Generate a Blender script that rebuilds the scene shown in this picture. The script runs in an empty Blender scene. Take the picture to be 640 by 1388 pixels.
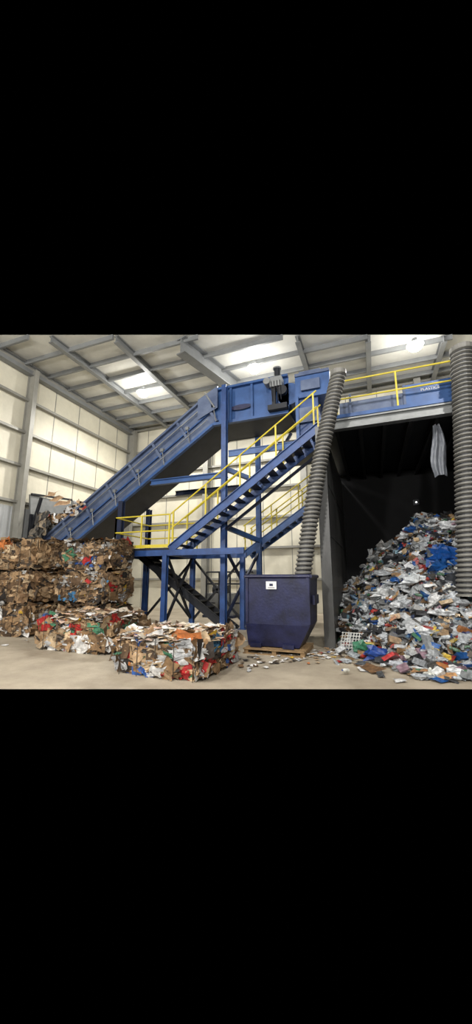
import bpy, math, random
from mathutils import Vector, Matrix, noise
random.seed(11)
R=random.random
def U(a,b): return a+(b-a)*R()
def lin(c):
    c=c/255.0
    return c/12.92 if c<=0.04045 else ((c+0.055)/1.055)**2.4
def C(r,g,b): return (lin(r),lin(g),lin(b),1)

# ------------------------------------------------------------ materials
def mat(name,col,rough=0.6,metal=0.0,var=0.25,scale=3.0,bump=0.0,bscale=20,col2=None,stretch=(1,1,1),lo=.32,hi=.68):
    m=bpy.data.materials.new(name); m.use_nodes=True
    nt=m.node_tree; b=nt.nodes['Principled BSDF']
    tc=nt.nodes.new('ShaderNodeTexCoord'); mp=nt.nodes.new('ShaderNodeMapping')
    mp.inputs['Scale'].default_value=stretch
    nt.links.new(tc.outputs['Object'],mp.inputs[0])
    n=nt.nodes.new('ShaderNodeTexNoise'); n.inputs['Scale'].default_value=scale; n.inputs['Detail'].default_value=6
    n.inputs['Roughness'].default_value=0.65
    nt.links.new(mp.outputs[0],n.inputs['Vector'])
    cr=nt.nodes.new('ShaderNodeValToRGB')
    cr.color_ramp.elements[0].position=lo; cr.color_ramp.elements[1].position=hi
    c2=col2 if col2 else tuple(x*(1-var) for x in col[:3])+(1,)
    cr.color_ramp.elements[0].color=c2; cr.color_ramp.elements[1].color=col
    nt.links.new(n.outputs['Fac'],cr.inputs[0]); nt.links.new(cr.outputs[0],b.inputs['Base Color'])
    b.inputs['Roughness'].default_value=rough; b.inputs['Metallic'].default_value=metal
    if bump>0:
        n2=nt.nodes.new('ShaderNodeTexNoise'); n2.inputs['Scale'].default_value=bscale; n2.inputs['Detail'].default_value=4
        nt.links.new(mp.outputs[0],n2.inputs['Vector'])
        bp=nt.nodes.new('ShaderNodeBump'); bp.inputs['Strength'].default_value=bump; bp.inputs['Distance'].default_value=0.05
        nt.links.new(n2.outputs['Fac'],bp.inputs['Height']); nt.links.new(bp.outputs[0],b.inputs['Normal'])
    return m
def emis(name,col,st):
    m=bpy.data.materials.new(name); m.use_nodes=True
    b=m.node_tree.nodes['Principled BSDF']
    b.inputs['Base Color'].default_value=col
    b.inputs['Emission Color'].default_value=col; b.inputs['Emission Strength'].default_value=st
    return m
def litter_mat(name,rough=0.6,sc=14):
    m=bpy.data.materials.new(name); m.use_nodes=True
    nt=m.node_tree; b=nt.nodes['Principled BSDF']
    at=nt.nodes.new('ShaderNodeAttribute'); at.attribute_name='Col'
    tc=nt.nodes.new('ShaderNodeTexCoord')
    n=nt.nodes.new('ShaderNodeTexNoise'); n.inputs['Scale'].default_value=sc; n.inputs['Detail'].default_value=5
    nt.links.new(tc.outputs['Object'],n.inputs['Vector'])
    mr=nt.nodes.new('ShaderNodeMapRange'); mr.inputs[1].default_value=0.32; mr.inputs[2].default_value=0.68
    mr.inputs[3].default_value=0.5; mr.inputs[4].default_value=1.08
    nt.links.new(n.outputs['Fac'],mr.inputs[0])
    mx=nt.nodes.new('ShaderNodeVectorMath'); mx.operation='SCALE'
    nt.links.new(at.outputs['Color'],mx.inputs[0]); nt.links.new(mr.outputs[0],mx.inputs['Scale'])
    nt.links.new(mx.outputs[0],b.inputs['Base Color']); b.inputs['Roughness'].default_value=rough
    bp=nt.nodes.new('ShaderNodeBump'); bp.inputs['Strength'].default_value=.5; bp.inputs['Distance'].default_value=.02
    nt.links.new(n.outputs['Fac'],bp.inputs['Height']); nt.links.new(bp.outputs[0],b.inputs['Normal'])
    return m

M_wall=mat('insulation_cream',C(218,212,192),0.55,0,0.16,1.1,0.5,2.2)
M_liner=mat('grey_liner',C(188,190,190),0.5,0.1,0.15,2)
M_girt=mat('girt_steel',C(146,144,136),0.5,0.1,0.2,2)
M_ceil=mat('ceiling_insulation',C(226,224,214),0.6,0,0.16,0.8,0.6,1.8)
M_purl=mat('purlin_steel',C(134,136,136),0.5,0.1,0.2,2)
M_floor=mat('concrete_floor',C(182,170,150),0.6,0,0.3,0.9,0.15,30,col2=C(138,127,110))
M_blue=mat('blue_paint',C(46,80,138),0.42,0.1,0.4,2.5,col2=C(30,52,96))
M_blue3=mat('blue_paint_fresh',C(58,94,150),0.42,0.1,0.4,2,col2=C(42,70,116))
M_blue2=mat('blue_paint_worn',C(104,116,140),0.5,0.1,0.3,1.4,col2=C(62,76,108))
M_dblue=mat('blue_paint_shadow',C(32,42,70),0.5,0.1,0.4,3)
M_yel=mat('yellow_paint',C(214,194,60),0.45,0,0.15,4)
M_dark=mat('dark_steel',C(38,40,46),0.5,0.3,0.4,3)
M_pan=mat('conveyor_pan_steel',C(52,54,60),0.6,0.2,0.4,2)
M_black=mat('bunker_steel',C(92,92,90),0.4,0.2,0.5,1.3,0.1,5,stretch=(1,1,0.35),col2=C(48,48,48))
M_bunker_shade=mat('bunker_shade',C(16,16,18),0.9,0,0.4,2)  # near-black base colour stands in for shade inside bunker and under deck
M_grey=mat('grey_steel',C(140,142,142),0.45,0.3,0.25,4)
M_duct=mat('duct_grey',C(128,126,120),0.55,0.1,0.3,3)
M_navy=mat('navy_bin_paint',C(38,42,80),0.42,0.1,0.5,2.8,0.08,20,col2=C(22,24,46))
M_wood=mat('pallet_wood',C(150,122,86),0.8,0,0.35,8)
M_white=mat('white_label',C(225,225,225),0.5,0,0.1,10)
M_rubber=mat('rubber_belt',C(34,34,36),0.8,0,0.3,5)
M_tarp=mat('plastic_film',C(128,132,140),0.3,0,0.35,5,0.4,12)
M_lit=litter_mat('mixed_litter',0.4,18)
M_card=litter_mat('baled_cardboard',0.7,11)
M_lamp=emis('lamp_glow',(1,0.99,0.96,1),50)
M_spot=emis('small_lamp_glow',(1,1,1,1),2)
M_wire=mat('bale_wire',C(70,68,64),0.5,0.6,0.2,5)

# ------------------------------------------------------------ mesh builder
class MB:
    def __init__(s): s.v=[];s.f=[];s.m=[];s.c=[]
    def add(s,vs,fs,mi=0,col=(0.5,0.5,0.5,1)):
        o=len(s.v); s.v.extend([tuple(x) for x in vs])
        for f in fs: s.f.append(tuple(i+o for i in f)); s.m.append(mi); s.c.append(col)
    def hexa(s,p,mi=0,col=(0.5,0.5,0.5,1)):
        s.add(p,[(0,3,2,1),(4,5,6,7),(0,1,5,4),(1,2,6,5),(2,3,7,6),(3,0,4,7)],mi,col)
    def box(s,x0,x1,y0,y1,z0,z1,mi=0,col=(0.5,0.5,0.5,1)):
        s.hexa([(x0,y0,z0),(x1,y0,z0),(x1,y1,z0),(x0,y1,z0),(x0,y0,z1),(x1,y0,z1),(x1,y1,z1),(x0,y1,z1)],mi,col)
    def beam(s,p,q,w,h,mi=0,col=(0.5,0.5,0.5,1),up=(0,0,1)):
        p=Vector(p);q=Vector(q);d=(q-p).normalized(); u=Vector(up)
        if abs(d.dot(u))>0.98: u=Vector((0,1,0))
        r=d.cross(u).normalized(); u=r.cross(d).normalized()
        a=r*(w/2);b=u*(h/2)
        s.hexa([p-a-b,p+a-b,q+a-b,q-a-b,p-a+b,p+a+b,q+a+b,q-a+b],mi,col)
    def ibeam(s,p,q,w,h,mi=0,t=0.03,up=(0,0,1)):
        p=Vector(p);q=Vector(q);d=(q-p).normalized(); u=Vector(up)
        if abs(d.dot(u))>0.98: u=Vector((0,1,0))
        r=d.cross(u).normalized(); u=r.cross(d).normalized()
        s.beam(p,q,t,h-2*t,mi,up=u)
        o=u*(h/2-t/2)
        s.beam(p+o,q+o,w,t,mi,up=u); s.beam(p-o,q-o,w,t,mi,up=u)
    def cyl(s,p,q,r,n=12,mi=0,r2=None,col=(0.5,0.5,0.5,1)):
        p=Vector(p);q=Vector(q);d=(q-p).normalized(); r2=r if r2 is None else r2
        a=d.orthogonal().normalized(); b=d.cross(a)
        vs=[p+(a*math.cos(2*math.pi*i/n)+b*math.sin(2*math.pi*i/n))*r for i in range(n)]
        vs+=[q+(a*math.cos(2*math.pi*i/n)+b*math.sin(2*math.pi*i/n))*r2 for i in range(n)]
        fs=[(i,(i+1)%n,n+(i+1)%n,n+i) for i in range(n)]+[tuple(range(n-1,-1,-1)),tuple(range(n,2*n))]
        s.add(vs,fs,mi,col)
    def prism(s,prof,y0,y1,mi=0):
        n=len(prof)
        vs=[(x,y0,z) for x,z in prof]+[(x,y1,z) for x,z in prof]
        fs=[tuple(range(n)),tuple(range(2*n-1,n-1,-1))]+[(i,n+i,n+(i+1)%n,(i+1)%n) for i in range(n)]
        s.add(vs,fs,mi)
    def flake(s,c,n,a,b,ang,jit,col,mi=0,curl=0.0):
        c=Vector(c);n=Vector(n).normalized()
        t=n.cross(Vector((0,0,1)))
        if t.length<0.2: t=Vector((1,0,0))
        t.normalize(); k=n.cross(t)
        t2=t*math.cos(ang)+k*math.sin(ang); k2=n.cross(t2)
        vs=[]
        for j in (-1,0,1):
            for i in (-1,0,1):
                vs.append(c+t2*(a*(i*U(.7,1.1)+U(-.12,.12)))+k2*(b*(j*U(.7,1.1)+U(-.12,.12)))+n*(U(-jit,jit)+curl*(i*i+j*j)))
        s.add(vs,[(0,1,4,3),(1,2,5,4),(3,4,7,6),(4,5,8,7)],mi,col)
    def build(s,name,mats,color=False,smooth=False):
        me=bpy.data.meshes.new(name); me.from_pydata(s.v,[],s.f)
        for m in mats: me.materials.append(m)
        me.polygons.foreach_set('material_index',s.m)
        if color:
            ca=me.color_attributes.new('Col','FLOAT_COLOR','CORNER')
            buf=[]
            for f,c in zip(s.f,s.c): buf.extend(list(c)*len(f))
            ca.data.foreach_set('color',buf)
        if smooth: me.polygons.foreach_set('use_smooth',[True]*len(s.f))
        me.update()
        o=bpy.data.objects.new(name,me); bpy.context.scene.collection.objects.link(o)
        return o

# ------------------------------------------------------------ room shell (x along machinery, y away)
H=11.1; UL=-14.0; VB=17.8
YC=12.47   # nearest roof bay modelled
def vcut(u): return (YC+.358*u)/.934
def ucut(v): return (.934*v-YC)/.358
b=MB(); b.add([(-14,.67,0),(12,10.64,0),(12,17.8,0),(-14,17.8,0)],[(0,1,2,3)]); b.build('floor',[M_floor])
b=MB(); b.add([(UL,vcut(UL),H),(ucut(VB),VB,H),(UL,VB,H)],[(0,2,1)]); b.build('ceiling',[M_ceil])
b=MB(); b.box(UL-.1,UL,6.5,VB,0,H); 
b.build('wall_left',[M_wall])
b=MB(); b.box(UL,12,VB,VB+.1,0,H); b.build('wall_back',[M_wall])
b=MB(); y=6.6
while y<VB-.1:
    b.box(UL,UL+.04,y,y+.2,0,4.6); y+=.3
b.box(UL,UL+.02,6.5,VB,0,4.6)
b.build('trim_1',[M_liner])
b=MB()
for z in (4.8,6.4,7.9,9.4,10.9):
    b.beam((UL+.12,6.5,z),(UL+.12,VB,z),.2,.11)
    b.beam((UL,VB-.12,z),(11.5,VB-.12,z),.2,.11)
for z in (1.6,3.2):
    b.beam((UL,VB-.12,z),(11.5,VB-.12,z),.2,.11)
y=7.3
while y<VB:
    b.box(UL,UL+.012,y,y+.04,4.6,H); y+=1.5
x=UL+1.2
while x<11:
    b.box(x,x+.04,VB-.012,VB,0,H); x+=1.5
b.ibeam((UL+.3,10.3,0),(UL+.3,10.3,H-.3),.2,.45,up=(1,0,0))
b.ibeam((UL+.3,17.4,0),(UL+.3,17.4,H-.3),.3,.5,up=(1,0,0))
for x in (-8.5,-3,2.5,8): b.ibeam((x,VB-.3,0),(x,VB-.3,H),.3,.45,up=(0,1,0))
b.build('wall_girts',[M_girt])
b=MB()
for v in (8.7,9.9,11.1,12.3,13.5,14.7,15.9,17.1):
    ue=min(11,ucut(v))
    b.beam((UL,v,H-.1),(ue,v,H-.1),.09,.2)
for u in (-11.3,-8.9):
    b.ibeam((u,vcut(u),H-.18),(u,VB,H-.18),.2,.3)
for u in (-2.2,.4,3.2,6.2):
    b.ibeam((u,vcut(u),H-.18),(u,VB,H-.18),.2,.3)
b.ibeam((UL+.2,vcut(UL)+.1,H-.3),(UL+.2,VB,H-.3),.3,.45)
b.ibeam((-6.55,10.95,H-.38),(-4.8,VB,H-.38),.45,.7,t=.05)
b.build('roof_beams',[M_purl])

# ------------------------------------------------------------ lamps
def lamp(x,y,z,power,spot=True):
    b=MB()
    b.cyl((x,y,z+.28),(x,y,z+.12),.10,14,0); b.cyl((x,y,z+.12),(x,y,z),.14,20,0,r2=.26)
    b.cyl((x,y,z),(x,y,z-.16),.31,20,1,r2=.2)
    o=b.build('high_bay_and_fill_lamp',[M_grey,M_lamp])
    l=bpy.data.lights.new('bulb','SPOT' if spot else 'POINT'); l.energy=power; l.shadow_soft_size=.25; l.color=(1,.975,.925)
    if spot: l.spot_size=math.radians(165); l.spot_blend=.5
    lo=bpy.data.objects.new('bulb',l); lo.location=(x,y,z-.28); bpy.context.scene.collection.objects.link(lo); lo.parent=o
    if spot:
        l=bpy.data.lights.new('ceiling_halo_fill','POINT'); l.energy=130; l.shadow_soft_size=.15; l.color=(1,.98,.94)  # extra point light, added to brighten the ceiling into a halo
        lo=bpy.data.objects.new('ceiling_halo_fill',l); lo.location=(x,y,z-.4); bpy.context.scene.collection.objects.link(lo); lo.parent=o
for (x,y) in ((-10.0,13.3),(-4.25,13.3),(2.1,14.1),(8.0,16.6)): lamp(x,y,H-.5,1450)
for (x,y) in ((-8,-.5),(-2.5,0.3),(4,2.5)): lamp(x,y,H-.62,2000,False)  # unseen lamps added overhead, out of view, to light the hall
for (x,y) in ((-11,-5.2),(1,-3),(-4,-4.5)): lamp(x,y,5.6,2450,False)  # unseen low fill lamps added behind camera to brighten ceiling and walls

# ------------------------------------------------------------ stairs
def stair(name,y0,y1,u0,z0,u1,z1,n,mats,rails=True,rh=1.02,tread=1):
    b=MB()
    for y in (y0,y1):
        b.beam((u0,y,z0-.1),(u1,y,z1-.1),.05,.25,0)
        b.beam((u0,y-.03 if y==y0 else y+.03,z0+.02),(u1,y-.03 if y==y0 else y+.03,z1+.02),.09,.02,0)
    for i in range(n):
        t=(i+.5)/n; x=u0+(u1-u0)*t; z=z0+(z1-z0)*t
        run=abs(u1-u0)/n
        b.box(x-run*.48,x+run*.48,y0+.02,y1-.02,z-.06,z-.02,tread)
    if rails:
        L=math.hypot(u1-u0,z1-z0); k=max(2,int(L/1.25))
        for y in (y0,y1):
            for h in (rh,rh*.52): b.cyl((u0,y,z0+h),(u1,y,z1+h),.024,8,2)
            for i in range(k+1):
                t=i/k*.96+.02; x=u0+(u1-u0)*t; z=z0+(z1-z0)*t
                b.beam((x,y,z),(x,y,z+rh),.042,.042,2)
    return b.build(name,mats)
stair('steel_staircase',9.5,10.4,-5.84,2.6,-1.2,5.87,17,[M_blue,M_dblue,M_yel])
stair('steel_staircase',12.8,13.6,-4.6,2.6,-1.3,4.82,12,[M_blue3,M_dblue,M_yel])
stair('steel_staircase',10.6,11.2,-7.7,2.5,-4.25,0.1,13,[M_dark,M_dark,M_dark],rails=False)

# landing
b=MB()
b.box(-7.95,-5.86,9.5,11.4,2.5,2.56,1)
for y in (9.5,11.4): b.beam((-7.95,y,2.4),(-3.4 if y<10 else -4,y,2.4),.08,.18,0)
for x in (-7.95,-5.9): b.beam((x,9.5,2.4),(x,11.4,2.4),.08,.18,0)
for (x,y) in ((-7.95,9.5),(-7.95,11.3),(-5.98,9.5),(-5.98,11.3),(-4.1,11.3)):
    b.ibeam((x,y,0),(x,y,2.35),.15,.15,0,t=.025)
    b.box(x-.14,x+.14,y-.14,y+.14,0,.02,0)
def rail(b,p,q,h=1.05,mi=2,posts=3,zz=None):
    p=Vector(p);q=Vector(q)
    for k in (h,h*.52): b.cyl(p+Vector((0,0,k)),q+Vector((0,0,k)),.024,8,mi)
    b.beam(p+Vector((0,0,.06)),q+Vector((0,0,.06)),.012,.1,mi)
    for i in range(posts):
        c=p.lerp(q,i/(posts-1)); b.beam(c,c+Vector((0,0,h)),.042,.042,mi)
rail(b,(-7.95,9.5,2.56),(-5.88,9.5,2.56),posts=3)
rail(b,(-7.95,9.5,2.56),(-7.95,11.4,2.56),posts=2)
rail(b,(-7.95,11.4,2.56),(-5.88,11.4,2.56),posts=3)
for (x0,x1,y) in ((-7.95,-5.98,11.35),(-5.98,-4.1,11.35)):
    b.beam((x0,y,.2),(x1,y,2.3),.07,.07,3); b.beam((x0,y,2.3),(x1,y,.2),.07,.07,3)
b.beam((-5.98,9.6,2.3),(-5.98,11.2,.3),.07,.07,3); b.beam((-5.98,9.6,.3),(-5.98,11.2,2.3),.07,.07,3)
b.build('access_landing',[M_blue,M_dark,M_yel,M_dark])

# ------------------------------------------------------------ conveyor
b=MB()
sl=.667; y0,y1=11.0,12.6; TH=1.35
def zt(u): return 8.34+sl*(u+5.24)
uB=-5.08; zB=zt(uB); uE=-2.3; uT=-13.3
for y in (y0,y1-.06):
    b.prism([(uT,zt(uT)-TH),(uB,zB-TH),(uB,zB),(uT,zt(uT))],y,y+.06,0)
    b.prism([(uB,zB-TH),(uE,zB-TH),(uE,zB),(uB,zB)],y,y+.06,1)
b.prism([(uT,zt(uT)-TH),(uB,zB-TH),(uB,zB-TH+.08),(uT,zt(uT)-TH+.08)],y0,y1,6)
b.prism([(uT,zt(uT)-.6),(uB,zB-.6),(uB,zB-.52),(uT,zt(uT)-.52)],y0+.06,y1-.06,3)
b.prism([(uB,zB-TH),(uE,zB-TH),(uE,zB-TH+.08),(uB,zB-TH+.08)],y0,y1,6)
b.box(uB,uE,y0+.06,y1-.06,zB-.6,zB-.52,3)
b.cyl((uE,y0,zB-.65),(uE,y1,zB-.65),.4,20,1)
yf=y0-.06
b.beam((uT,yf,zt(uT)),(uB,yf,zB),.14,.08,0); b.beam((uT,yf,zt(uT)-TH),(uB,yf,zB-TH),.14,.1,1)
b.beam((uT,yf,zt(uT)-.75),(uB,yf,zB-.75),.07,.05,1)
b.beam((uB,yf,zB),(uE,yf,zB),.14,.08,1); b.beam((uB,yf,zB-TH),(uE,yf,zB-TH),.14,.1,1)
dn=Vector((sl,0,-1)).normalized()
x=uT+.4
while x<uB-.2:
    c=Vector((x,yf,zt(x)))
    b.beam(c,c+dn*(TH*.83),.1,.1,0)
    b.box(x+.42,x+.54,yf-.1,yf+.05,zt(x)-.4,zt(x)-.28,2)
    b.cyl((x+.48,yf-.07,zt(x)-.32),(x+.6,yf-.07,zt(x)-.95),.018,6,2)
    x+=1.05
b.cyl((uT+.4,yf-.07,zt(uT+.4)-.35),(uB-.2,yf-.07,zt(uB-.2)-.35),.022,6,2)
b.cyl((uT+.4,yf-.07,zt(uT+.4)-1.0),(uB-.2,yf-.07,zt(uB-.2)-1.0),.018,6,2)
for x in (-4.4,-3.6,-2.9): b.beam((x,yf,zB),(x,yf,zB-TH),.08,.06,1)
b.prism([(uB-.6,zt(uB-.6)+.1),(uB-.6,zt(uB-.6)-.7),(uB+.2,zB-.75),(uB+.2,zB+.1)],yf-.1,yf-.08,0)
b.beam((uB-.3,yf-.12,zt(uB-.3)+.1),(uB+.1,yf-.12,zB-.75),.04,.05,2)
for (x,yy) in ((-4.5,10.62),(-3.95,12.7)):
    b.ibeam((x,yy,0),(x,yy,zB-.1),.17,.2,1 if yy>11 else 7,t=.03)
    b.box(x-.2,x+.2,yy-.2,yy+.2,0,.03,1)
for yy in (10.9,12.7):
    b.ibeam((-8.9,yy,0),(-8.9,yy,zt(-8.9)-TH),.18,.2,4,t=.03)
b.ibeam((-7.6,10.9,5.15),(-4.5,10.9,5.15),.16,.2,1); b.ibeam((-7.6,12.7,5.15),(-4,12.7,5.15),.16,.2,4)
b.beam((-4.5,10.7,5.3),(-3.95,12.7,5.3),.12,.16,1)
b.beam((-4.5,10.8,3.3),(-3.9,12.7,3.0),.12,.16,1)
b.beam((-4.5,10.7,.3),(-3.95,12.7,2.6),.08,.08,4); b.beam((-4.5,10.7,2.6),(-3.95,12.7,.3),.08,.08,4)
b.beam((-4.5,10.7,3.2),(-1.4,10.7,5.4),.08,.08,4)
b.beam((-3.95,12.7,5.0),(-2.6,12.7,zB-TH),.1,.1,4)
# drive: gear reducer, motor, guard
b.box(-2.85,-2.45,yf-.35,yf,zB-.5,zB-.15,2); b.cyl((-2.62,yf-.2,zB-.3),(-2.62,yf-.2,zB+.18),.11,14,5)
b.cyl((-2.62,yf-.2,zB+.18),(-2.62,yf-.2,zB+.23),.14,14,2); b.cyl((-2.45,yf-.3,zB-.65),(-2.45,yf-.15,zB-.65),.16,18,5)
b.cyl((-2.95,yf-.4,zB-.28),(-2.95,yf-.1,zB-.28),.12,14,2)
b.box(-2.95,-2.3,yf-.3,yf,zB-1.3,zB-1.12,5); b.beam((-2.75,yf-.2,zB-1.2),(-2.75,yf-.2,zB-.5),.12,.12,5)
for k in range(4): b.cyl((-2.8+k*.1,yf-.36,zB-.32),(-2.78+k*.1,yf-.3,zB-1.0),.015,6,5)
o=b.build('inclined_conveyor',[M_blue2,M_blue3,M_grey,M_rubber,M_dblue,M_dark,M_pan,M_blue])
b2=MB(); 
vs=[(-4.0+.4*math.cos(i*math.pi/10),yf-.02,zB-.85+.1*math.sin(i*math.pi/10)) for i in range(20)]
b2.add(vs,[tuple(range(20))]); p=b2.build('oval_nameplate',[M_navy]); p.parent=o

# hopper at conveyor tail
b=MB()
b.hexa([(-13.5,12.65,2.2),(-10.9,12.65,3.6),(-10.9,12.7,3.6),(-13.5,12.7,2.2),(-13.6,12.9,5.4),(-11.6,12.9,4.9),(-11.6,13,4.9),(-13.6,13,5.4)],0)
b.hexa([(-13.5,10.9,2.2),(-13.4,10.9,2.2),(-13.4,12.6,2.2),(-13.5,12.6,2.2),(-13.7,10.7,5.2),(-13.6,10.7,5.2),(-13.6,13,5.2),(-13.7,13,5.2)],0)
b.beam((-13.55,10.7,5.2),(-13.55,12.9,5.4),.08,.08,1); b.beam((-13.5,10.75,3.2),(-13.0,10.75,5.0),.1,.1,1)
for x in (-13.4,-12.7): b.beam((x,10.7,0),(x,10.7,4.3),.12,.12,1)
b.build('feed_hopper',[M_grey,M_dark])

# ------------------------------------------------------------ palettes
BR=[C(178,146,108),C(162,128,90),C(194,162,124),C(144,112,76),C(122,94,66),C(206,180,144),C(170,136,98),C(98,76,54)]
WH=[C(228,226,222),C(206,204,200),C(238,236,232),C(190,190,190)]
CO=[C(190,44,38),C(46,92,168),C(228,184,56),C(186,40,40),C(66,130,176),C(198,116,56),C(70,130,96)]
def cardcol(w=.16,cc=.06):
    r=R()
    if r<w: return random.choice(WH)
    if r<w+cc: return random.choice(CO)
    if r<w+cc+.16: return random.choice([C(60,50,42),C(42,36,32),C(84,70,56)])
    return random.choice(BR)
def mixcol():
    r=R()
    if r<.42: c=random.choice([C(206,208,210),C(184,188,190),C(228,228,226),C(160,164,166),C(196,200,204)])
    elif r<.73: c=random.choice([C(72,74,78),C(42,42,46),C(100,102,104),C(126,128,128),C(86,84,80)])
    elif r<.84: c=random.choice(BR)
    else: c=random.choice([C(44,84,150),C(34,96,168),C(170,56,50),C(206,176,74),C(70,120,88),C(116,154,170),C(186,124,76),C(60,66,112),C(168,138,150)])
    k=U(.5,1.05); return (c[0]*k,c[1]*k,c[2]*k,1)

def bale(x0,x1,y0,y1,z0,z1,white=.16,n=900,top=None,cc=.06,rot=0,tone=1.0):
    b=MB(); cx,cy=(x0+x1)/2,(y0+y1)/2; hx,hy,hz=(x1-x0)/2,(y1-y0)/2,(z1-z0)/2; cz=(z0+z1)/2
    sx=random.random()*50
    def P(a,c,e):
        p=Vector((a*hx,c*hy,e*hz))
        k=1-.09*(abs(a)**4*abs(c)**4+abs(a)**4*abs(e)**4+abs(c)**4*abs(e)**4)
        nn=noise.noise(Vector((p.x*2+sx,p.y*2,p.z*3)))*.08+noise.noise(Vector((p.x*5+sx,p.y*5,p.z*14)))*.05
        q=p*k+Vector((a*(abs(a)>.99),c*(abs(c)>.99),e*(e>.99)*.5))*nn
        return q
    N=(26,22,14)
    for ax in range(3):
        for sg in (-1,1):
            i1,i2=[(1,2),(0,2),(0,1)][ax]
            n1,n2=N[i1],N[i2]; vs=[]
            for i in range(n1+1):
                for j in range(n2+1):
                    c=[0,0,0]; c[ax]=sg; c[i1]=-1+2*i/n1; c[i2]=-1+2*j/n2
                    vs.append(P(*c))
            o=len(b.v); b.v.extend([tuple(v) for v in vs])
            for i in range(n1):
                for j in range(n2):
                    a=i*(n2+1)+j
                    b.f.append((o+a,o+a+1,o+a+n2+2,o+a+n2+1)); b.m.append(0)
                    c=random.choice(BR); k=U(.35,.85)*tone; b.c.append((c[0]*k,c[1]*k,c[2]*k,1))
    area=[(0,-1,hy*hz*.5),(0,1,hy*hz),(1,-1,hx*hz*1.3),(1,1,hx*hz*.3),(2,1,hx*hy*1.1)]
    tot=sum(a[2] for a in area)
    cl=[]
    for _ in range(int(64*(white+cc))):
        if R()<.6: q=Vector((U(-hx,hx),-hy,U(-hz,hz)))
        else: q=Vector((hx,U(-hy,hy),U(-hz,hz)))
        cl.append((q,random.choice(CO) if R()<cc/(white+cc) else random.choice(WH),U(.06,.14)))
    for _ in range(n):
        r=R()*tot
        for ax,sg,w in area:
            r-=w
            if r<=0: break
        c=[U(-1,1),U(-1,1),U(-1,1)]; c[ax]=sg
        if ax!=2: c[2]=U(-.96,.96)
        p=P(*c); nr=Vector((0,0,0)); nr[ax]=sg
        big=R()<.32
        tl=.13 if big else .32
        nt=(nr+Vector((U(-tl,tl),U(-tl,tl),U(-tl,tl)))).normalized()
        if ax==2:
            a,bb=U(.07,.26),U(.05,.16); ang=U(0,3.14); col=top() if top else cardcol(white*.5,cc*.5)
        else:
            a,bb=(U(.11,.26),U(.07,.17)) if big else (U(.06,.22),U(.014,.055)); ang=random.gauss(0,.3); col=cardcol(white*.2,cc*.3)
            for q,cc_,rr in cl:
                if (q-p).length<rr: col=cc_
        k=U(.6,1.06)*tone; col=(col[0]*k,col[1]*k,col[2]*k,1)
        q=p+nr*(U(-.01,.015) if not big else U(-.02,.006))
        if ax!=2: q.z=max(q.z,-hz+bb+.02)
        b.flake(q,nt,a,bb,ang,.018,col,0,curl=U(-.014,.01))
    for k in range(5):
        x=-hx*.8+hx*1.6*k/4
        for (p,q) in (((x,-hy-.03,-hz),(x,-hy-.03,hz)),((x,-hy-.03,hz+.01),(x,hy+.03,hz+.01))):
            b.cyl(p,q,.006,5,1)
    o=b.build('cardboard_bale',[M_card,M_wire],color=True)
    o.location=(cx,cy,cz); o.rotation_euler=(0,0,rot)
    return o
def paletop():
    return random.choice([C(220,200,170),C(210,186,152),C(228,214,192),C(194,162,126),C(232,226,216),C(212,178,160),C(176,142,106),C(230,200,180),C(236,234,230)])
bale(-4.37,-2.6,5.35,6.95,0,.66,.28,1500,paletop,.24)
bale(-7.45,-5.4,6.45,7.9,0,.78,.28,1200,paletop,.16)
for k in range(3):
    z=k*.93
    bale(-11.1+U(-.05,.05),-9.02+U(-.04,.04),7.45+U(0,.08),9.0,z,z+.9,.07 if k else .25,800,None,.01,tone=.95)
    bale(-8.88+U(0,.05),-6.98+U(-.08,.06),8.1+U(0,.14),9.35,z,z+.88,.22,900,None,.1,tone=.82)

# ------------------------------------------------------------ sorting platform & bunker
b=MB()
PX1=7.0
b.box(-1.15,PX1,9.5,15,5.86,5.92,1)
b.ibeam((-1.15,9.5,5.74),(PX1,9.5,5.74),.2,.28,2,t=.04)
b.box(-1.15,PX1,9.44,9.48,5.92,6.02,0)
x=-.7
while x<PX1: b.ibeam((x,9.6,5.72),(x,14.9,5.72),.1,.24,3); x+=.62
b.box(-.6,1.05,9.75,9.8,5.95,6.5,4); b.box(1.1,PX1,9.7,9.78,5.92,6.68,0)
b.box(-.6,PX1,9.8,11.0,6.42,6.47,0)
for x in (-.3,1.07,2.9,4.8): b.beam((x,9.72,5.9),(x,9.72,6.7),.06,.08,4)
rail(b,(-.65,9.5,5.92),(PX1,9.5,5.92),h=1.1,mi=5,posts=6)
b.box(-2.0,-.9,10.6,12.2,7.35,8.15,0)
b.box(-2.0,-.9,10.55,10.6,8.1,8.2,4); b.box(-1.9,-1.2,10.8,12,8.15,8.4,4)
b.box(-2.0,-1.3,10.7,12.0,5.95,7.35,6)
for x in (-1.95,-.95): b.beam((x,10.6,5.9),(x,10.6,7.4),.1,.1,0)
b.ibeam((-4.3,10.52,5.75),(-1.15,10.52,5.75),.08,.22,0)
b.box(-2.6,-1.15,10.5,13,5.86,5.92,1)
b.box(-1.95,-1.35,10.6,10.68,6.5,7.0,4); b.box(-1.8,-1.2,10.5,10.56,7.55,7.9,4)
o=b.build('sorting_platform',[M_blue3,M_dark,M_grey,M_bunker_shade,M_blue2,M_yel,M_blue])
cu=bpy.data.curves.new('sign_lettering','FONT'); cu.body='PLASTICS'; cu.size=.105; cu.extrude=.003
cu.align_x='CENTER'
to=bpy.data.objects.new('sign_lettering',cu); to.rotation_euler=(math.pi/2,0,0); to.location=(1.68,9.69,6.44)
cu.materials.append(M_white); bpy.context.scene.collection.objects.link(to); to.parent=o

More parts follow.
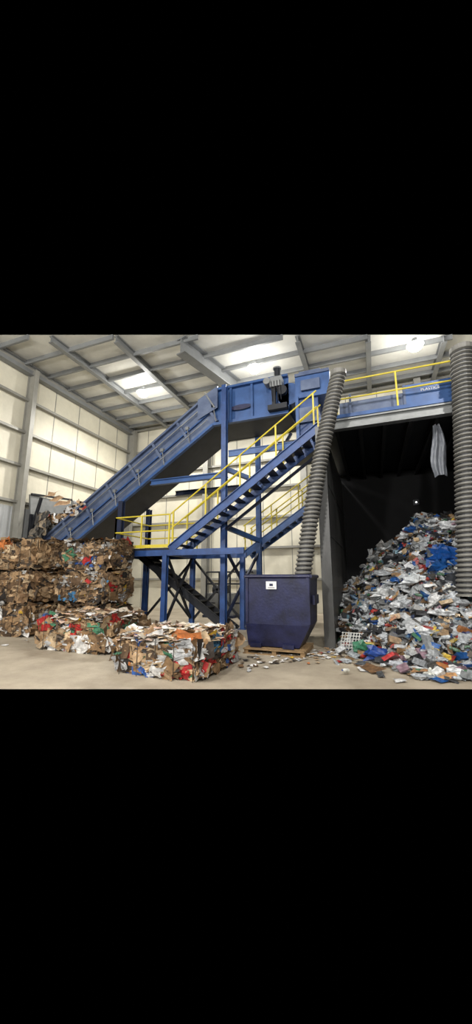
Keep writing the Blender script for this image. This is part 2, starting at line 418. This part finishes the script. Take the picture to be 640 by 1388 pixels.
b=MB()
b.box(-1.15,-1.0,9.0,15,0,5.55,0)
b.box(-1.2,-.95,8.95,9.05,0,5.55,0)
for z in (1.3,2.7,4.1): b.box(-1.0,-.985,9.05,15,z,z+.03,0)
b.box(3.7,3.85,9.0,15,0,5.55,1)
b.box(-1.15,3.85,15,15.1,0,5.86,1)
b.build('storage_bunker',[M_black,M_bunker_shade])
b=MB(); b.cyl((1.7,14.85,4.5),(1.7,14.9,4.5),.03,10,0); b.box(1.6,1.8,14.9,14.99,4.4,4.6,1); b.build('bunker_light',[M_spot,M_dark])

# hanging plastic film
b=MB(); NX,NZ=12,26; vs=[]
for j in range(NZ+1):
    for i in range(NX+1):
        s=i/NX-.5; t=j/NZ; w=.16+.2*math.sin(t*2.5)
        vs.append((1.78+s*w+.03*math.sin(t*6),10.0+.05*math.sin(s*13+t*2)+.05*noise.noise(Vector((s*6,t*8,3))),5.58-1.35*t-.12*abs(s)*(j==NZ)))
b.add(vs,[(j*(NX+1)+i,j*(NX+1)+i+1,(j+1)*(NX+1)+i+1,(j+1)*(NX+1)+i) for j in range(NZ) for i in range(NX)])
b.build('hanging_plastic_film',[M_tarp],smooth=True)

# ------------------------------------------------------------ corrugated ducts
def duct(p,q,r,sag):
    p=Vector(p);q=Vector(q); L=(q-p).length; n=int(L/.026); b=MB(); S=22
    for k in range(n+1):
        t=k/n; c=p.lerp(q,t)+Vector(sag)*math.sin(math.pi*t)
        ph=k%4; rr=r*(1.0 if ph in(0,1) else .83)
        for i in range(S):
            a=2*math.pi*i/S; b.v.append((c.x+rr*math.cos(a),c.y+rr*math.sin(a),c.z))
    for k in range(n):
        for i in range(S):
            b.f.append((k*S+i,k*S+(i+1)%S,(k+1)*S+(i+1)%S,(k+1)*S+i)); b.m.append(1 if k%4 in(2,) else 0); b.c.append((0,0,0,1))
    b.cyl(p-Vector((0,0,.02)),p+Vector((0,0,.1)),r*1.03,20,0)
    b.build('corrugated_duct',[M_duct,M_dark])
duct((-.53,8.85,6.85),(-1.6,8.4,1.4),.205,(-.08,0,0))
duct((2.33,9.1,6.98),(1.82,8.8,1.25),.25,(.03,0,0))

# ------------------------------------------------------------ bin on pallet
b=MB()
x0,x1,ya,yb,zb,zt_=-2.78,-1.3,7.85,8.9,.14,1.66
def ring(x0,x1,y0,y1,z): return [(x0,y0,z),(x1,y0,z),(x1,y1,z),(x0,y1,z)]
A=ring(x0+.03,x1-.3,ya+.1,yb-.1,zb); B=ring(x0,x1-.04,ya,yb,.62); D=ring(x0,x1,ya,yb,zt_)
b.add(A+B+D,[(3,2,1,0)]+[(i,(i+1)%4,4+(i+1)%4,4+i) for i in range(4)]+[(4+i,4+(i+1)%4,8+(i+1)%4,8+i) for i in range(4)],0)
E=ring(x0+.04,x1-.04,ya+.04,yb-.04,zt_); F=ring(x0+.06,x1-.34,ya+.14,yb-.14,zb+.1)
b.add(E+F,[(i,4+i,4+(i+1)%4,(i+1)%4) for i in range(4)]+[(4,5,6,7)],0)
rr_=ring(x0,x1,ya,yb,zt_)
for (p,q) in zip(rr_,rr_[1:]+rr_[:1]): b.cyl(p,q,.045,10,0)
for x in (x0+.04,x1-.05): b.beam((x,ya-.015,.65),(x,ya-.015,zt_),.06,.03,0)
b.box(x1,x1+.05,ya+.2,yb-.2,1.05,1.25,0)
b.box(x0+.1,x0+.35,ya+.02,yb-.1,.12,.2,0); b.box(x1-.65,x1-.4,ya+.02,yb-.1,.12,.2,0)
b.box(x0+.5,x0+.74,ya-.035,ya-.02,1.38,1.55,1); b.box(x0+.58,x0+.66,ya-.038,ya-.034,1.45,1.5,0); b.box(x0+.54,x0+.7,ya-.038,ya-.034,1.405,1.415,0)
b.build('steel_bin',[M_navy,M_white])
b=MB()
for i in range(7): b.box(-2.8,-1.45,7.72+i*.18,7.84+i*.18,.09,.115)
for x in (-2.78,-2.15,-1.54): b.box(x,x+.09,7.74,8.9,.02,.09)
for y in (7.72,8.3,8.82): b.box(-2.8,-1.45,y,y+.1,0,.02)
b.build('wooden_pallet',[M_wood])

# ------------------------------------------------------------ litter pile
def ss(x): x=max(0,min(1,x)); return x*x*(3-2*x)
def v0(u): 
    if u<-.4: return 9.6-(u+.95)*1.6
    return 8.68-.8*ss((u+.4)/1.6)
def hp(u,v):
    Hp=min(3.4,1.1+.95*(u+.95)); a=v0(u); x=(v-a)/(12.6-a)
    if x<=0: return 0
    x=min(x,1.05); h=Hp*x**.82
    return h+(.42*noise.noise(Vector((u*1.2,v*1.2,0)))+.16*noise.noise(Vector((u*3.2,v*3.2,4))))*min(1,x*4)
b=MB(); NU,NV=44,64
vs=[(-.98+4.66*i/NU,7.2+7.7*j/NV,0) for j in range(NV+1) for i in range(NU+1)]
vs=[(x,y,max(.004,hp(x,y)-.05)) for x,y,_ in vs]
for j in range(NV):
    for i in range(NU):
        a=j*(NU+1)+i
        ids=(a,a+1,a+NU+2,a+NU+1)
        if max(vs[k][2] for k in ids)>.02:
            c=mixcol(); k=U(.15,.6); b.add([vs[q] for q in ids],[(0,1,2,3)],0,(c[0]*k,c[1]*k,c[2]*k,1))
def nrm(u,v):
    e=.15; return Vector((-(hp(u+e,v)-hp(u-e,v))/(2*e),-(hp(u,v+e)-hp(u,v-e))/(2*e),1)).normalized()
def crumple(c,r,col,flat=1):
    n,m=10,7; vs=[]; sd=U(0,99); sxx,syy,szz=U(.7,1.5),U(.7,1.4),U(.4,.9)*flat
    for j in range(m+1):
        ph=math.pi*j/m
        for i in range(n):
            th=2*math.pi*i/n
            k=r*(1+1.0*noise.noise(Vector((i*1.7+sd,j*2.1,sd))))
            vs.append((c[0]+k*sxx*math.sin(ph)*math.cos(th),c[1]+k*syy*math.sin(ph)*math.sin(th),c[2]+k*szz*math.cos(ph)))
    b.add(vs,[(j*n+i,j*n+(i+1)%n,(j+1)*n+(i+1)%n,(j+1)*n+i) for j in range(m) for i in range(n)],0,col)
def carton(c,col,s=1):
    rt=Matrix.Rotation(U(0,6.28),3,'Z')@Matrix.Rotation(U(-.7,.7),3,'X')@Matrix.Rotation(U(-.5,.5),3,'Y')
    a,d,e=U(.05,.15)*s,U(.04,.11)*s,U(.015,.06)*s; c=Vector(c)
    P8=[(-a,-d,-e),(a,-d,-e),(a,d,-e),(-a,d,-e),(-a,-d,e),(a,-d,e),(a,d,e),(-a,d,e)]
    b.hexa([c+rt@(Vector(p)*U(.85,1.1)) for p in P8],0,col)
def bottle(c):
    d=Vector((U(-1,1),U(-1,1),U(-.4,.4))).normalized(); c=Vector(c); r=U(.02,.045)
    col=random.choice([C(200,205,208),C(220,220,220),C(100,130,160),C(80,116,90),C(170,70,60),C(230,230,220),C(180,186,190)])
    b.cyl(c,c+d*r*4,r,8,0,col=col); b.cyl(c+d*r*4,c+d*r*5.2,r,8,0,r2=r*.35,col=col); b.cyl(c+d*r*5.2,c+d*r*5.7,r*.38,8,0,col=C(50,80,140))
def spot():
    while True:
        u=U(-.9,3.6); v=U(7.6,13.2)
        if v>v0(u)-.1: return u,v
def lightc():
    return random.choice([C(214,216,218),C(196,200,202),C(228,230,230),C(176,180,184),C(150,156,160)])
for _ in range(2700):
    u,v=spot(); n=(nrm(u,v)+Vector((U(-.8,.8),U(-.8,.8),U(-.4,.4)))).normalized()
    b.flake((u,v,hp(u,v)+U(0,.07)),n,U(.03,.14),U(.02,.09),U(0,3.14),.03,mixcol(),0,curl=U(-.02,.03))
for _ in range(520):
    u,v=spot(); n=(nrm(u,v)+Vector((U(-.6,.6),U(-.6,.6),U(-.3,.3)))).normalized()
    b.flake((u,v,hp(u,v)+U(.02,.1)),n,U(.14,.28),U(.06,.18),U(0,3.14),.05,mixcol(),0,curl=U(-.03,.03))
for _ in range(350): u,v=spot(); carton((u,v,hp(u,v)+.06),mixcol(),1.2)
for _ in range(300): u,v=spot(); crumple((u,v,hp(u,v)+.05),U(.05,.14),lightc() if R()<.5 else mixcol())
for _ in range(400): u,v=spot(); bottle((u,v,hp(u,v)+.07))
for (u,v,a,c) in ((1.75,10.7,.36,C(24,80,156)),(1.95,10.4,.28,C(26,88,164)),(1.6,10.2,.24,C(30,84,150)),(1.0,12.1,.26,C(214,216,218)),(1.4,11.1,.22,C(190,194,198)),(2.2,12.0,.28,C(222,224,226)),(.2,9.9,.18,C(206,208,208)),(1.3,9.2,.18,C(222,222,222)),(1.8,9.6,.22,C(70,74,80)),(.6,11.3,.3,C(52,54,58)),(.9,9.8,.2,C(200,204,206)),(.3,10.8,.2,C(180,184,188)),(1.6,8.9,.18,C(196,200,204)),(.5,10.2,.18,C(36,84,150)),(1.2,11.9,.16,C(40,90,160))):
    crumple((u,v,hp(u,v)+.08),a,c)
def wY(u,v): return -.358*u+.934*v
k=0
while k<520:
    u,v=U(-.9,3.2),U(6.5,9.5)
    d=v0(u)-v
    if wY(u,v)<5.95 or d<-.25: continue
    if R()>max(.07,min(1,1.15-d*.75+(u-.4)*.4)): continue
    k+=1; r=R()
    if r<.6: b.flake((u,v,.04),(U(-.3,.3),U(-.3,.3),1),U(.03,.14),U(.03,.1),U(0,3.1),.012,mixcol(),0)
    elif r<.77: crumple((u,v,.05),U(.05,.12),lightc() if R()<.6 else mixcol(),.7)
    elif r<.88: bottle((u,v,.06))
    else: carton((u,v,.09),mixcol())
for (u,v,a,c) in ((-.15,7.05,.24,C(120,92,66)),(.95,6.95,.2,C(196,150,104)),(.62,7.15,.15,C(170,128,90)),(1.3,7.1,.2,C(206,208,206)),(.3,7.5,.16,C(190,194,200)),(-.3,7.35,.14,C(80,84,88))):
    b.flake((u,v,.07),(U(-.15,.15),-.2,1),a,a*.65,U(-.4,.4),.015,c,0)
carton((.2,7.8,.12),C(176,34,34),1.2); crumple((-.1,8.0,.12),.17,C(40,70,140)); crumple((-.3,8.35,.14),.16,C(60,120,90))
for k in range(7):
    b.beam((-.82+k*.06,8.55,.03),(-.74+k*.06,8.72,.42),.014,.014,0,C(205,205,200))
    b.beam((-.84+k*.012,8.55+k*.028,.05+k*.06),(-.42+k*.012,8.55+k*.028,.05+k*.06),.014,.014,0,C(205,205,200))
b.build('recycling_litter_pile',[M_lit],color=True)

b=MB()
for (cu_,cv,sd,n) in ((-2.3,6.9,.35,34),(-1.6,7.5,.3,18),(-8.6,6.6,.5,10),(-5,6.5,.3,12),(-1.15,8.2,.25,50),(-.8,8.8,.2,36),(-3.4,8.0,.8,14)):
    for _ in range(n):
        u,v=random.gauss(cu_,sd),random.gauss(cv,sd)
        if wY(u,v)<5.9: continue
        b.flake((u,v,.025),(U(-.15,.15),U(-.15,.15),1),U(.02,.09),U(.02,.06),U(0,3.1),.01,cardcol(.5),0)
b.build('floor_scraps',[M_card],color=True)

b=MB()
for _ in range(340):
    u=U(-13.3,-11.0); v=U(10.85,12.55); z=zt(u)+.1+U(0,.3)+max(0,(-12-u))*.75
    c=cardcol(.2,.03); b.flake((u,v,z),(U(-1,1),U(-1,1),U(-.2,1)),U(.06,.22),U(.05,.16),U(0,3.1),.04,c,0)
for (u,z,a) in ((-12.2,4.9,.42),(-11.8,4.7,.4),(-12.5,5.15,.4)):
    b.flake((u,10.8,z),(U(-.2,.2),-1,.9),a,.2,U(-.3,.1),.06,C(190,156,120),0)
for _ in range(26):
    u=U(-13.3,-12.3)
    b.flake((u,10.6,zt(u)-U(-.8,.7)),(U(-.4,.4),-1,U(-.2,.4)),U(.1,.22),U(.12,.3),U(-.5,.5),.06,random.choice([C(120,112,100),C(90,86,80),C(150,134,112),C(70,68,66)]),0)
for _ in range(10):
    u=U(-11.4,-10.6); b.flake((u,10.85,zt(u)-U(.0,.3)),(U(-.4,.4),-1,U(-.2,.4)),U(.05,.14),U(.04,.1),U(-.5,.5),.03,random.choice([C(180,60,50),C(210,206,200),C(190,156,120)]),0)
b.build('conveyor_load_cardboard',[M_card],color=True)

b=MB()
b.box(-6.9,-5.6,14.2,15.2,.1,1.0,0); b.cyl((-6.6,14.5,1.15),(-5.9,14.5,1.15),.2,16,1)
for x in (-6.8,-6.2,-5.7): b.cyl((x,14.15,.3),(x,14.15,1.9),.04,8,1)
b.box(-5.3,-4.7,14.6,15.1,0,2.0,0); b.box(-6.95,-5.55,14.1,15.3,0,.1,2)
for z in (.6,1.4,1.9): b.cyl((-6.8,14.15,z),(-4.8,14.55,z),.035,8,1)
b.build('hydraulic_power_unit',[M_grey,M_dark,M_dblue])

# ------------------------------------------------------------ world, camera
w=bpy.data.worlds.new('world'); bpy.context.scene.world=w; w.use_nodes=True
w.node_tree.nodes['Background'].inputs[0].default_value=(0,0,0,1); w.node_tree.nodes['Background'].inputs[1].default_value=0
sc=bpy.context.scene
sc.view_settings.view_transform='Standard'; sc.view_settings.look='None'
cd=bpy.data.cameras.new('camera'); cd.sensor_fit='HORIZONTAL'; cd.sensor_width=36; cd.lens=27; cd.clip_end=200
co=bpy.data.objects.new('camera',cd); co.location=(0,0,1.6)
co.rotation_euler=(math.radians(90+10.73),0,math.radians(21)); sc.collection.objects.link(co); sc.camera=co
